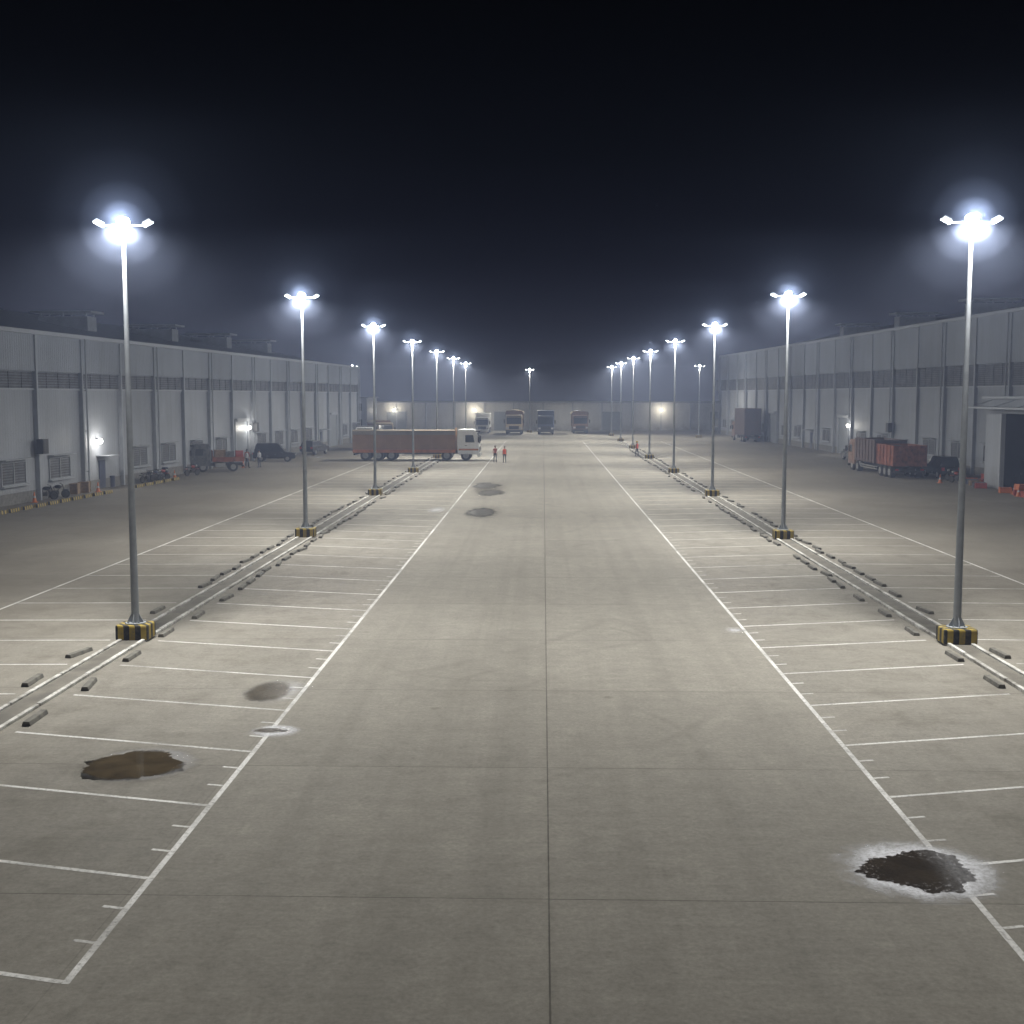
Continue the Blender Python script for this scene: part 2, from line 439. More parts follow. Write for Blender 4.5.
blob('white_residue_and_reflection', M['salt2'], -6.5, 28.6, 2.1, 3.2, .008, 2, .05)
blob('puddle', M['water3'], -6.65, 28.6, 1.15, 2.1, .012, 5.2, .35)
blob('white_residue_and_reflection', M['salt3'], -5.75, 25.1, 1.3, 1.2, .008, 6, .05)
blob('puddle', M['water3'], -5.8, 25.1, .8, .45, .012, 12.2, .35)
blob('damp_patch', M['damp'], -3.7, 73.4, 3.0, 10, .008, 1, .05)
blob('puddle', M['water4'], -3.7, 73.4, 1.9, 5.4, .012, 14.2, .55)
blob('puddle', M['water4'], -3.8, 88.5, 1.9, 5.6, .012, 17.2, .55)
blob('puddle', M['water4'], -4.5, 95, 2.4, 7, .012, 21.2, .55)
blob('damp_patch', M['damp'], -4.2, 92, 3.4, 17, .008, 1, .05)
blob('white_residue_and_reflection', M['salt2'], -6.7, 75, 1.8, 6, .008, 24.2, .05)  # this pale sheet is a painted bluish reflection off wet ground
blob('white_residue_and_reflection', M['salt2'], 5.9, 36.5, .9, 1.4, .008, 27, .05)

PX = 12.05
for sgn in (-1, 1):
    for nm, x in (('inner', 11.71), ('outer', 12.39)):
        b = B()
        yy = 12.
        while yy < 186:
            b.box(sgn * x - .055 + random.gauss(0, .006), sgn * x + .055, yy + .03, yy + 2.97, 0, .085 + random.uniform(-.01, .008), .015)
            yy += 3.0
        obj('kerb', b.mesh('kerb', M['kerbw']), kind='structure')
    b = B(); b.box(sgn * PX - .27, sgn * PX + .27, 12, 186, -.05, .035)
    obj('drain_channel', b.mesh('drain_channel', M['drain']), kind='structure')

b = B()
b.prism([(-.10, 0), (.10, 0), (.07, .10), (-.07, .10)], -.52, .52, .012)
ws_me = b.mesh('wheel_stop', M['stop'])
for sgn, ys in ((-1, 14.0), (1, 11.55)):
    for xx, off in ((11.3, 2.2), (12.82, 2.7)):
        k = 0
        while ys + k * SP + off < 160:
            y = ys + k * SP + off; k += 1
            if y < 22 or random.random() < .03: continue
            n2 = 2 if y > 44 and y < 80 else 1
            for q in range(n2):
                yq = y + (q * 1.6 - .8 if n2 == 2 else 0)
                o = obj('wheel_stop', ws_me, None, (sgn * xx + random.uniform(-.1, .1), yq + random.uniform(-.25, .25), .001),
                    (0, 0, random.gauss(0, .09)), label='grey stained concrete wheel stop beside the painted kerb',
                    category='wheel stop', group='wheel stops along the kerb')

# ------------------------------------------------------------------ haze (scattering volumes, denser balls added for lamp glow)
def haze_mat(name, dens):
    m, t, bs, out = newmat(name)
    m.node_tree.nodes.remove(bs)
    vs = t.add('ShaderNodeVolumeScatter'); vs.inputs['Color'].default_value = (.56, .67, 1.0, 1)
    vs.inputs['Density'].default_value = dens; vs.inputs['Anisotropy'].default_value = .1
    t.link(vs.outputs[0], out.inputs['Volume']); return m
b = B(); b.box(-200, 200, -8, 330, -2, 15.0)
obj('haze_and_halo', b.mesh('haze_and_halo', haze_mat('night_haze', .0017)), kind='structure')
HALO = []
for r_, d_ in ((.65, .009), (1.2, .0032), (2.1, .0011)):
    b = B(); b.sph((0, 0, 0), r_, seg=28); HALO.append(b.mesh('lamp_halo_ball', haze_mat('added_lamp_halo', d_), True))

# ------------------------------------------------------------------ light poles
LH = 12.0
def make_pole(loc, e=10000, e2=1500):
    p = thing('street_lamp', 'tall grey steel floodlight mast on striped black and yellow base', 'light pole', loc, 0, 'floodlight masts along the kerbs')
    b = B(); b.box(-.48, .48, -.4, .4, .0, .44, .05); part('foundation_block', b, M['stripe'], p)
    b = B(); b.cyl((0, 0, .44), (0, 0, .47), .3, seg=20); b.cyl((0, 0, .47), (0, 0, LH - .15), .115, .055, 20)
    for a in range(4):
        q = math.pi / 4 + a * math.pi / 2; b.cyl((.23 * math.cos(q), .23 * math.sin(q), .47), (.23 * math.cos(q), .23 * math.sin(q), .52), .02, seg=6)
    for a in range(4):
        q = a * math.pi / 2
        b.prism([(.105, .47), (.25, .47), (.105, .75)], -.01, .01, Mx=Matrix.Rotation(q, 4, 'Z'))
    part('shaft', b, M['galv'], p, False)
    b = B(); b.cyl((-.7, 0, LH), (.7, 0, LH), .03, seg=10); b.cyl((0, 0, LH - .2), (0, 0, LH + .05), .07, seg=12)
    part('bracket', b, M['housing'], p)
    b = B(); b.hexa([(-.17, -.12, 0), (.17, -.12, 0), (.17, .12, 0), (-.17, .12, 0)], [(-.11, -.08, .09), (.11, -.08, .09), (.11, .08, .09), (-.11, .08, .09)], .015)
    for f in range(5): b.box(-.1 + f * .05 - .006, -.1 + f * .05 + .006, -.08, .08, .08, .12)
    hme = b.mesh('floodlight', M['housing'])
    b = B(); b.box(-.13, .13, -.08, .08, -.02, -.002, .008); lme = b.mesh('lens', M['lens'])
    for (x, y, ry, rx) in ((-.72, 0, .5, 0), (.72, 0, -.5, 0)):
        f = obj('floodlight', hme, p, (x, y, LH + .04), (rx, ry, 0)); obj('lens', lme, f)
    b = B(); b.cyl((0, 0, .05), (0, 0, .15), .17, .1, 20, bev=.01); f = obj('floodlight', b.mesh('floodlight', M['housing']), p, (0, 0, LH + .1))
    b = B(); b.sph((0, 0, .0), .18, 0, 1, 1, .9, 20); obj('lens', b.mesh('lens', M['lens'], True), f)
    ld = bpy.data.lights.new('floodlight_beam', 'SPOT'); ld.energy = e; ld.spot_size = math.radians(178); ld.spot_blend = .75
    ld.color = (1.0, .972, .91); ld.shadow_soft_size = .08
    l = bpy.data.objects.new('floodlight_beam', ld); COL.objects.link(l); l.parent = p; l.location = (0, -.20, LH + .02)
    ld = bpy.data.lights.new('floodlight_spill', 'POINT'); ld.energy = e2
    ld.color = (.9, .95, 1.0); ld.shadow_soft_size = .08
    l = bpy.data.objects.new('floodlight_spill', ld); COL.objects.link(l); l.parent = p; l.location = (0, -.26, LH + .1)
    return p
PY = 34.75
p0 = make_pole((-PX, PY, .035))
P = [(-PX, PY)]
for n in range(0, 7):
    if n: copy_tree(p0, (-PX, PY + .2 + 25.4 * n, .035)); P.append((-PX, PY + .2 + 25.4 * n))
for n in range(0, 8): copy_tree(p0, (PX, PY + 25.4 * n, .035)); P.append((PX, PY + 25.4 * n))
p2 = make_pole((-2.6, 232, 0), 8000, 1200); copy_tree(p2, (-32.5, 205, 0)); 
p3 = make_pole((26.3, 204, 0), 3500, 500)
p1 = make_pole((-PX, 9.4, .0), 1900, 60); copy_tree(p1, (PX, 9.4, .0))
for x, y in P:
    for i, me_ in enumerate(HALO):
        if y > 90 and i != 1: continue
        obj('haze_and_halo', me_, None, (x, y - .1, LH + .08), kind='structure')  # denser scatter balls added round the mast heads to build their glow

# ------------------------------------------------------------------ warehouses
def warehouse(name, label, origin, ang, s, Hh, ya, yb, zl0, zl1, doors, lamps, vents, bay=7.0, y_first=0.):
    W = thing(name, label, 'warehouse', (origin[0], origin[1], 0), ang)
    D = 46
    b = B(); b.box(-s * D, 0, ya, yb, 0, Hh - .25); part('wall', b, M['wallL'], W)
    b = B(); b.box(0.002 * s, s * .05, ya, yb, 0.0, .75); part('plinth', b, M['kerbc'], W)
    b = B(); b.box(s * .003, s * .22, ya - .1, yb + .1, zl1 + .05, Hh - .02); part('upper_cladding', b, M['cladU'], W)
    b = B(); b.box(-s * .5, s * .42, ya - .3, yb + .3, Hh - .02, Hh + .28, .04); part('gutter', b, M['frame'], W)
    b = B(); b.box(s * .003, s * .14, ya, yb, zl0 - .12, zl0); part('ledge', b, M['frame'], W)
    b = B(); rz = Hh + 4.6
    prof = [(-s * .45, Hh - .1), (-s * D / 2, rz), (-s * D, Hh - .1)]
    b.prism(prof, ya, yb); part('roof', b, M['roof'], W)
    posts = []; y = y_first
    while y < yb - .2:
        if y > ya: posts.append(y)
        y += bay
    posts.append(yb - .2)
    b = B(); b.box(0, s * .32, -.11, .11, 0, Hh - .05, .01); cme = b.mesh('column', M['column'])
    for y in posts: obj('column', cme, W, (0.001 * s, y, 0))
    b = B(); b.cyl((s * .42, .35, .1), (s * .42, .35, Hh), .07, seg=8)
    for zz in (1.5, 4.5, 7.5): b.box(s * .05, s * .47, .27, .43, zz, zz + .06)
    dme = b.mesh('downpipe', M['frame'])
    for y in posts[::2]: obj('downpipe', dme, W, (0, y, 0))
    b = B(); b.box(s * .004, s * .1, .2, bay - .2, zl0, zl1)
    for q in range(1, 4): b.box(s * .1, s * .13, bay * q / 4 - .03, bay * q / 4 + .03, zl0, zl1)
    lme = b.mesh('louvre_band', M['louvre'])
    for y in posts[:-1]: obj('louvre_band', lme, W, (0, y, 0))
    b = B(); b.box(s * .004, s * .04, 0, 3.2, 1.35, 2.75); wme = b.mesh('window', M['louvre'])
    b = B()
    for y_ in (-.06, 1.56, 3.18): b.box(s * .04, s * .09, y_, y_ + .07, 1.3, 2.8)
    for z_ in (1.28, 2.75): b.box(s * .042, s * .085, -.06, 3.25, z_, z_ + .06)
    b.box(s * .02, s * .3, -.2, 3.4, 1.2, 1.27); b.box(s * .02, s * .5, -.2, 3.4, 2.95, 3.0)
    fme = b.mesh('frame', M['frame'])
    for i, y in enumerate(posts[:-1]):
        if i in doors: continue
        if i % 5 == 4: continue
        w = obj('window', wme, W, (0, y + 1.9 + (i % 3) * .2, 0)); obj('frame', fme, w)
    for i in doors:
        if i >= len(posts) - 1: continue
        y = posts[i]
        b = B(); b.box(s * .004, s * .06, y + 1.2, y + 5.4, 0, 4.4)
        for k in range(22): b.box(s * .06, s * .075, y + 1.2, y + 5.4, .1 + k * .2, .13 + k * .2)
        d = part('roller_door', b, M['shutter'], W)
        b = B(); b.box(s * .004, s * .2, y + 1.0, y + 1.2, 0, 4.6); b.box(s * .004, s * .2, y + 5.4, y + 5.6, 0, 4.6); b.box(s * .004, s * .35, y + 1.2, y + 5.4, 4.4, 4.75)
        part('frame', b, M['frame'], d)
    for i, y in enumerate(posts[:-1]):
        if i % 5 == 4 and i not in doors:
            b = B(); b.box(s * .004, s * .06, y + 3, y + 4.1, 0.05, 2.2, .01); d = part('door', b, M['blue'], W)
            b = B(); b.box(s * .02, s * 1.1, y + 2.6, y + 4.5, 2.5, 2.58); part('canopy', b, M['frame'], d)
    for y, z in lamps:
        b = B(); b.box(0, s * .25, y - .04, y + .04, z + .1, z + .18); b.cyl((s * .35, y, z - .02), (s * .35, y, z + .16), .14, .06, 14); b.box(s * .22, s * .36, y - .03, y + .03, z + .12, z + .17)
        w = part('wall_lamp', b, M['housing'], W)
        b = B(); b.sph((s * .35, y, z - .06), .2); part('lamp_globe', b, M['bulb'], w, True)
        ld = bpy.data.lights.new('wall_light', 'POINT'); ld.energy = 150; ld.shadow_soft_size = .15; ld.color = (1, .97, .92)
        l = bpy.data.objects.new('wall_light', ld); COL.objects.link(l); l.parent = W; l.location = (s * 1.0, y, z - .12)
    b = B(); b.box(-2.4, 2.4, -1, 1, -.6, .75); b.box(-3, 3, -1.5, 1.5, 1.05, 1.25, .04)
    for q in (-2.2, 0, 2.2):
        for r in (-.9, .9): b.box(q - .06, q + .06, r - .06, r + .06, .75, 1.05)
    vme = b.mesh('roof_ventilator', M['vent'])
    for y in vents: obj('roof_ventilator', vme, W, (-s * 12.5, y, Hh + 2.55))
    for i, y in enumerate(posts):
        if i in (3, 10):
            b = B(); b.box(s * .33, s * .8, y - .5, y + .35, 3.2, 4.2, .03); b.box(s * .8, s * .82, y - .4, y + .25, 3.3, 4.1)
            part('wall_cabinet', b, M['black'], W)
    return W
angL = -math.atan(.0556); angR = math.atan(.0546)
WL = warehouse('warehouse', 'long pale grey corrugated warehouse with dark louvre band', (-39.2, 0), angL, 1, 11.3, 39, 186.5, 7.65, 8.75,
               (9, 15), [(91, 3.75), (129.2, 3.76)], [94, 114, 136, 155.5, 174], 7.1, 60.0)
WR = warehouse('warehouse', 'tall pale grey corrugated warehouse beside the lorry yard', (45, 0), angR, -1, 14.1, 53, 223.5, 8.0, 9.9,
               (12, 17), [(146, 3.6)], [92, 113, 137, 160, 184], 7.1, 60.0)
A = thing('loading_annex', 'grey loading annex with tall dark open doorway and canopy', 'building', (0, 0, 0))
b = B()
x0, x1 = 35.0, 39.3
b.box(x0, x0 + .25, 66, 85.6, 0, 6.9); b.box(x0, x0 + .25, 92.6, 96, 0, 6.9); b.box(x0, x0 + .25, 85.6, 92.6, 5.8, 6.9)
b.box(x0 + .25, x1, 95.75, 96, 0, 6.9); b.box(x0 + .25, x1, 66, 66.25, 0, 6.9)
part('wall', b, M['wallL'], A)
b = B(); b.box(x0 - .3, x1, 65.7, 96.3, 6.9, 7.1, .03); part('roof', b, M['frame'], A)
b = B(); b.box(x0 - 1.6, x0 - .002, 84.5, 96.2, 6.15, 6.3, .03)
for y in (86, 90.5, 95): b.cyl((x0 - 1.5, y, 6.3), (x0, y, 6.8), .03, seg=6)
part('canopy', b, M['frame'], A)
b = B(); b.box(x0 - .1, x0, 85.3, 85.6, 0, 5.9); b.box(x0 - .1, x0, 92.6, 92.8, 0, 5.9); b.box(x0 - .1, x0, 85.6, 92.6, 5.8, 6.0); part('door_frame', b, M['frame'], A)
b = B(); b.box(x0 + 3.2, x0 + 3.3, 84.0, 95.7, 0, 6.3); b.box(x0 + .26, x0 + 3.2, 95.6, 95.72, 0, 6.3); b.box(x0 + .26, x0 + 3.2, 84, 95.6, .01, .03); part('interior_shade_panel', b, M['dark'], A)  # near-black panels put the shade of the open doorway into the colour
b = B()
for y, z, w_ in ((92.6, 0, 1.4), (93.9, 0, 1.0), (92.9, 1.1, 1.0), (90.6, 0, 1.2)): b.box(x0 + 2.0, x0 + 2.9, y, y + w_, z + .03, z + 1.05, .03)
part('stored_goods', b, M['carblack'], A)

F = thing('boundary_warehouse', 'low pale warehouse across the far end of the yard', 'building', (0, 0, 0))
b = B(); b.box(-120, 120, 246, 270, 0, 5.6); part('wall', b, M['farwall'], F)
b = B(); b.box(-120.4, 120.4, 245.5, 270.4, 5.6, 5.85, .03); part('roof', b, M['frame'], F)
b = B(); b.box(-.12, .12, 245.8, 245.998, 0, 5.6); pme = b.mesh('pilaster', M['frame'])
for k in range(-12, 13): obj('pilaster', pme, F, (k * 6, 0, 0))
for k in range(-7, 8, 2):
    b = B(); b.box(k * 11 + 1, k * 11 + 5, 245.85, 245.998, 0, 3.8)
    for r in range(12): b.box(k * 11 + 1, k * 11 + 5, 245.83, 245.85, .2 + r * .3, .25 + r * .3)
    part('roller_door', b, M['shutter'], F)
for x, z in ((-30.5, 4.2), (24, 4.2), (-14, 4.2)):
    b = B(); b.box(x - .1, x + .1, 245.6, 245.82, z, z + .25, .01); w = part('wall_lamp', b, M['housing'], F)
    b = B(); b.sph((x, 245.5, z - .05), .16); part('lamp_globe', b, M['bulb'], w, True)
    ld = bpy.data.lights.new('wall_light', 'POINT'); ld.energy = 220; ld.shadow_soft_size = .15; ld.color = (1, .93, .8)
    l = bpy.data.objects.new('wall_light', ld); COL.objects.link(l); l.parent = F; l.location = (x, 244.4, z - .1)
G = thing('gatehouse', 'small two storey pale block with dark openings', 'building', (0, 0, 0))
b = B(); b.box(-47, -33.5, 228, 242, 0, 6.6); part('wall', b, M['column'], G)
b = B(); b.box(-47.3, -33.2, 227.7, 242.3, 6.6, 6.85, .03); part('roof', b, M['roof'], G)
for k in range(4):
    b = B(); b.box(-46 + k * 3.2, -44 + k * 3.2, 227.95, 227.998, 1.1, 2.6); part('window', b, M['glass'], G)
    b = B(); b.box(-46 + k * 3.2, -44 + k * 3.2, 227.95, 227.998, 4.2, 5.6); part('window', b, M['glass'], G)

# ------------------------------------------------------------------ vehicles
b = B(); b.cyl((0, -.14, 0), (0, .14, 0), .5, seg=28, bev=.035); TY = b.mesh('wheel', M['rubber'], False)
b = B(); b.cyl((0, -.15, 0), (0, .15, 0), .29, seg=20); b.cyl((0, -.17, 0), (0, .17, 0), .12, seg=12)
for k in range(8):
    a = k * math.pi / 4; b.cyl((.2 * math.cos(a), -.165, .2 * math.sin(a)), (.2 * math.cos(a), .165, .2 * math.sin(a)), .022, seg=6)
RM = b.mesh('rim', M['rim'])
def wheel(p, x, y, r=.5, w=1.):
    o = obj('wheel', TY, p, (x, y, r)); o.scale = (r / .5, w, r / .5); obj('rim', RM, o); return o

def tarp_mesh(xa, xb, W, z, rise, drop, seed, nx=26, ny=10, amp=.05):
    b = B(); grid = []
    for i in range(nx + 1):
        row = []
        x = xa + (xb - xa) * i / nx
        for j in range(ny + 3):
            if j == 0: yy, zz = -W / 2 - .02, z - drop - amp * mnoise.noise(Vector((x * 1.7, 0, seed)))
            elif j == ny + 2: yy, zz = W / 2 + .02, z - drop - amp * mnoise.noise(Vector((x * 1.7, 9, seed)))
            else:
                q = (j - 1) / ny; yy = -W / 2 + W * q
                zz = z + rise * math.sin(math.pi * q) * (1 - .25 * abs(math.sin(x * 1.4))) + amp * mnoise.noise(Vector((x, yy * 1.5, seed)))
            row.append(b.bm.verts.new((x, yy, zz)))
        grid.append(row)
    for i in range(nx):
        for j in range(ny + 2): b.bm.faces.new((grid[i][j], grid[i + 1][j], grid[i + 1][j + 1], grid[i][j + 1]))
    return b

def truck(name, label, cat, loc, rotz, L=9., W=2.5, cab='white', body='ribbed', bm_='rust', tarp='tarp', bh=2.0, rise=.35, group=None, scale=1., trim=None, drop=.32, tfrom=0., rib=.75, split=0., load=False):
    T = thing(name, label, cat, loc, rotz, group); T.scale = (scale,) * 3
    xf = L / 2; xr = -L / 2; hw = W / 2 - .05
    b = B(); b.box(xr + .15, xf - .3, -.5, -.36, .62, .92); b.box(xr + .15, xf - .3, .36, .5, .62, .92)
    n = int(L / 1.4)
    for k in range(n): b.box(xr + .3 + k * 1.4, xr + .42 + k * 1.4, -.5, .5, .66, .86)
    b.box(xr + .05, xr + .2, -hw, hw, .5, .66); part('chassis', b, M['chassis'], T)
    b = B(); b.prism([(xf - 2.05, .6), (xf, .6), (xf + .03, 1.5), (xf - .2, 2.7), (xf - .5, 2.98), (xf - 1.95, 2.98), (xf - 2.05, 2.8)], -hw, hw, .07)
    part('cab', b, M[cab], T)
    b = B(); b.box(xf - .15, xf + .12, -hw, hw, .38, .72, .04); part('bumper', b, M['chassis'] if cab != 'white' else M['white'], T)
    b = B(); b.box(xf + .0, xf + .06, -.75, .75, .82, 1.32, .01)
    for k in range(4): b.box(xf + .06, xf + .075, -.72, .72, .88 + k * .11, .92 + k * .11)
    part('grille', b, M['black'], T)
    b = B(); b.prism([(xf + .02, 1.62), (xf + .05, 1.62), (xf - .145, 2.62), (xf - .175, 2.62)], -hw + .14, hw - .14); part('windscreen', b, M['glass'], T)
    b = B(); b.box(xf - .4, xf + .12, -hw + .15, hw - .15, 2.74, 2.86, .02); part('sun_visor', b, M['black'], T)
    for s in (-1, 1):
        b = B(); b.box(xf - 1.45, xf - .32, s * hw, s * (hw + .03), .8, 2.72, .012); d = part('door', b, M[cab], T)
        b = B(); b.prism([(xf - 1.3, 1.75), (xf - .42, 1.75), (xf - .55, 2.45), (xf - 1.3, 2.45)], s * (hw + .03), s * (hw + .045)); part('window', b, M['glass'], d)
        b = B(); b.box(xf - 1.35, xf - 1.15, s * (hw + .03), s * (hw + .06), 1.42, 1.47); part('handle', b, M['black'], d)
        b = B(); b.box(xf - .1, xf + .08, s * (hw + .12), s * (hw + .3), 1.75, 2.3, .03); b.cyl((xf - .15, s * hw, 2.35), (xf, s * (hw + .2), 2.3), .02, seg=6); part('mirror', b, M['black'], T)
        b = B(); b.box(xf + .02, xf + .1, s * (hw - .42), s * (hw - .08), .86, 1.12, .02); part('headlight', b, M['headl'], T)
        b = B(); b.box(xr + .02, xr + .06, s * (hw - .4), s * (hw - .1), .68, .82, .01); part('tail_light', b, M['lampred'], T)
        if trim:
            b = B(); b.box(xf - 1.95, xf - .05, s * (hw + .031), s * (hw + .045), .98, 1.14); part('door_stripe', b, M[trim], T)
    wheel(T, xf - 1.25, -hw + .16); wheel(T, xf - 1.25, hw - .16)
    ax = [xr + 1.2, xr + 2.45] + ([xr + 3.7] if L > 11 else []) + ([xf - 3.1] if L > 11 else [])
    if L < 7: ax = [xr + 1.2]
    for a in ax:
        for s in (-1, 1): wheel(T, a, s * (hw - .2), .5, 1.7)
    b = B()
    for s in (-1, 1): b.box(xf - 3.6, xf - 2.5, s * (hw - .5), s * (hw - .05), .45, .95, .06)
    part('fuel_tank', b, M['rim'], T)
    if L > 11:
        b = B()
        for s in (-1, 1):
            for z in (.5, .72): b.box(xr + 4.7, xf - 3.9, s * (hw - .06), s * (hw - .02), z, z + .07)
        part('side_guard', b, M['rim'], T)
    zb = 1.05
    secs = [(xr, xf - 2.25)]
    if split: secs = [(xr, xr + split), (xr + split + .55, xf - 2.25)]
    for si, (xb0, xb1) in enumerate(secs):
        if body == 'ribbed':
            hh = bh + (.3 if si else 0)
            b = B(); b.box(xb0, xb1, -W / 2, W / 2, zb, zb + .12)
            for s in (-1, 1):
                b.box(xb0, xb1, s * (W / 2 - .05), s * W / 2, zb + .12, zb + hh)
                k = xb0 + .05
                while k < xb1: b.box(k - .05, k + .05, s * W / 2, s * (W / 2 + .07), zb, zb + hh); k += rib
                for z in (zb + .12, zb + hh * .5, zb + hh - .08): b.box(xb0, xb1, s * (W / 2 + .001), s * (W / 2 + .05), z, z + .08)
            b.box(xb0, xb0 + .06, -W / 2 + .05, W / 2 - .05, zb + .12, zb + hh - .02); b.box(xb1 - .06, xb1, -W / 2 + .05, W / 2 - .05, zb + .12, zb + hh + (.25 if not split else 0))
            for y in (-.85, -.3, .3, .85): b.box(xb0 - .06, xb0, y - .05, y + .05, zb + .1, zb + hh - .02)
            for z in (zb + .15, zb + hh * .5, zb + hh - .12): b.box(xb0 - .04, xb0 - .001, -W / 2 + .05, W / 2 - .05, z, z + .08)
            part('cargo_body', b, M[bm_ if not (split and si) else 'brownd'] if split else M[bm_], T)
            if load:
                part('cargo_load', tarp_mesh(xb0 + .08, xb1 - .08, W - .16, zb + hh - .35, .2, .2, loc[0] + si), M['soil'], T, True)
            if trim:
                b = B()
                for s in (-1, 1):
                    b.box(xb0, xb1, s * (W / 2 - .08), s * (W / 2 + .09), zb - .3, zb - .003, .01)
                part('side_rail', b, M[trim], T)
            if tarp and (si or not split): part('tarpaulin', tarp_mesh(xb0 - .02 + tfrom, xb1 + .02, W + .2, zb + hh + .03, rise, drop, loc[0], amp=.02), M[tarp], T, True)
        elif body == 'box':
            b = B(); b.box(xb0, xb1, -W / 2, W / 2, zb, zb + bh + .4, .03)
            k = xb0 + .3
            while k < xb1:
                for s in (-1, 1): b.box(k - .03, k + .03, s * W / 2, s * (W / 2 + .03), zb + .1, zb + bh + .3)
                k += .6
            for s in (-1, 1):
                b.box(xb0 - .03, xb0, s * .08, s * (W / 2 - .1), zb + .1, zb + bh + .3); b.cyl((xb0 - .05, s * .4, zb + .1), (xb0 - .05, s * .4, zb + bh + .3), .02, seg=6)
            part('cargo_box', b, M[bm_], T)
        elif body == 'flat':
            b = B(); b.box(xb0, xb1, -W / 2, W / 2, zb, zb + .12)
            for s in (-1, 1): b.box(xb0, xb1, s * (W / 2 - .05), s * W / 2, zb + .12, zb + .5)
            b.box(xb0, xb0 + .05, -W / 2 + .05, W / 2 - .05, zb + .12, zb + .5)
            b.box(xb1 - .06, xb1, -W / 2 + .05, W / 2 - .05, zb + .12, zb + 1.2); part('cargo_bed', b, M[bm_], T)
    return T

truck('lorry', 'long lorry with white cab and orange brown sideboards under tan tarpaulin', 'truck', (-14.0, 133.2, 0), 0, 12.1, 2.4, 'white', 'ribbed', 'rust', 'tarp', 1.8, .05, None, 1.15, 'trim', .4, 0, 1.5)
truck('tipper_truck', 'rusty red tipper truck with two open bodies, front one dark', 'truck', (31.4, 111.2, 0), math.radians(90 + 2.5), 13.5, 2.8, 'brown', 'ribbed', 'red', None, 1.8, .3, None, 1, None, .9, 0, .9, 4.6, True)
truck('box_truck', 'dark brown tall covered lorry parked near the warehouse wall', 'truck', (31.9, 190, 0), math.radians(93), 9.5, 2.6, 'brown', 'box', 'brownd', None, 3.7)
G1 = 'lorries parked facing the lane'
for x, y, cab, body, bmx, tp, lab, sc_ in ((-5.3, 224, 'cream', 'ribbed', 'brown', 'tarp', 'cream and brown lorry with tarpaulin load parked on the concrete', 1.2),
                             (.5, 224, 'blue', 'box', 'blue', None, 'navy blue box lorry parked on the concrete', 1.15),
                             (7.0, 230, 'brown', 'ribbed', 'brown', 'tarp', 'brown lorry with tan tarpaulin parked on the concrete', 1.15),
                             (-11.4, 229, 'white', 'box', 'white', None, 'white box lorry parked on the concrete', 1.0)):
    truck('lorry', lab, 'truck', (x, y, 0), math.radians(-90), 9., 2.6, cab, body, bmx, tp, 2.3, .35, G1, sc_)
FX = -30.9
TF = truck('flatbed_truck', 'small reddish brown flatbed truck loaded with mixed crates by the wall', 'truck', (FX, 113, 0), math.radians(200), 5.6, 2.0, 'cargrey', 'flat', 'red', None, 1.0, 0, None, .88)
truck('lorry', 'small brown lorry parked beside the warehouse', 'truck', (-25.2, 186, 0), math.radians(-70), 7.5, 2.5, 'cream', 'ribbed', 'brown', 'tarp', 2.0, .3)
truck('lorry', 'white cab lorry parked by the pale wall', 'truck', (-23.6, 160, 0), math.radians(-85), 7.5, 2.4, 'white', 'box', 'cargrey', None, 1.6, .3)

def crate(loc, s, mat, rz, label, nm='crate', cat='crate', grp=None):
    b = B(); w, d, h = s
    b.box(-w / 2, w / 2, -d / 2, d / 2, .05, h - .02, .0)
    for z in (0.02, h * .33, h * .66, h - .1):
        b.box(-w / 2 - .02, w / 2 + .02, -d / 2 - .02, d / 2 + .02, z, z + .09)
    for x in (-w / 2, w / 2):
        for y in (-d / 2, d / 2): b.box(x - .045, x + .045, y - .045, y + .045, 0, h + .01)
    o = obj(nm, b.mesh(nm, mat), None, loc, (0, 0, rz), label=label, category=cat)
    if grp: o['group'] = grp
    return o
for k, (dx, s, mt) in enumerate(((-.1, (.9, .9, 1.0), 'wood'), (.75, (.7, 1.0, .85), 'cargrey'), (1.6, (.6, .8, .9), 'redpl'))):
    crate((FX + dx + .35, 113.1 + dx * .36, 1.035), s, M[mt], .35, 'slatted crate riding on the small flatbed truck', grp='crates on the flatbed truck')

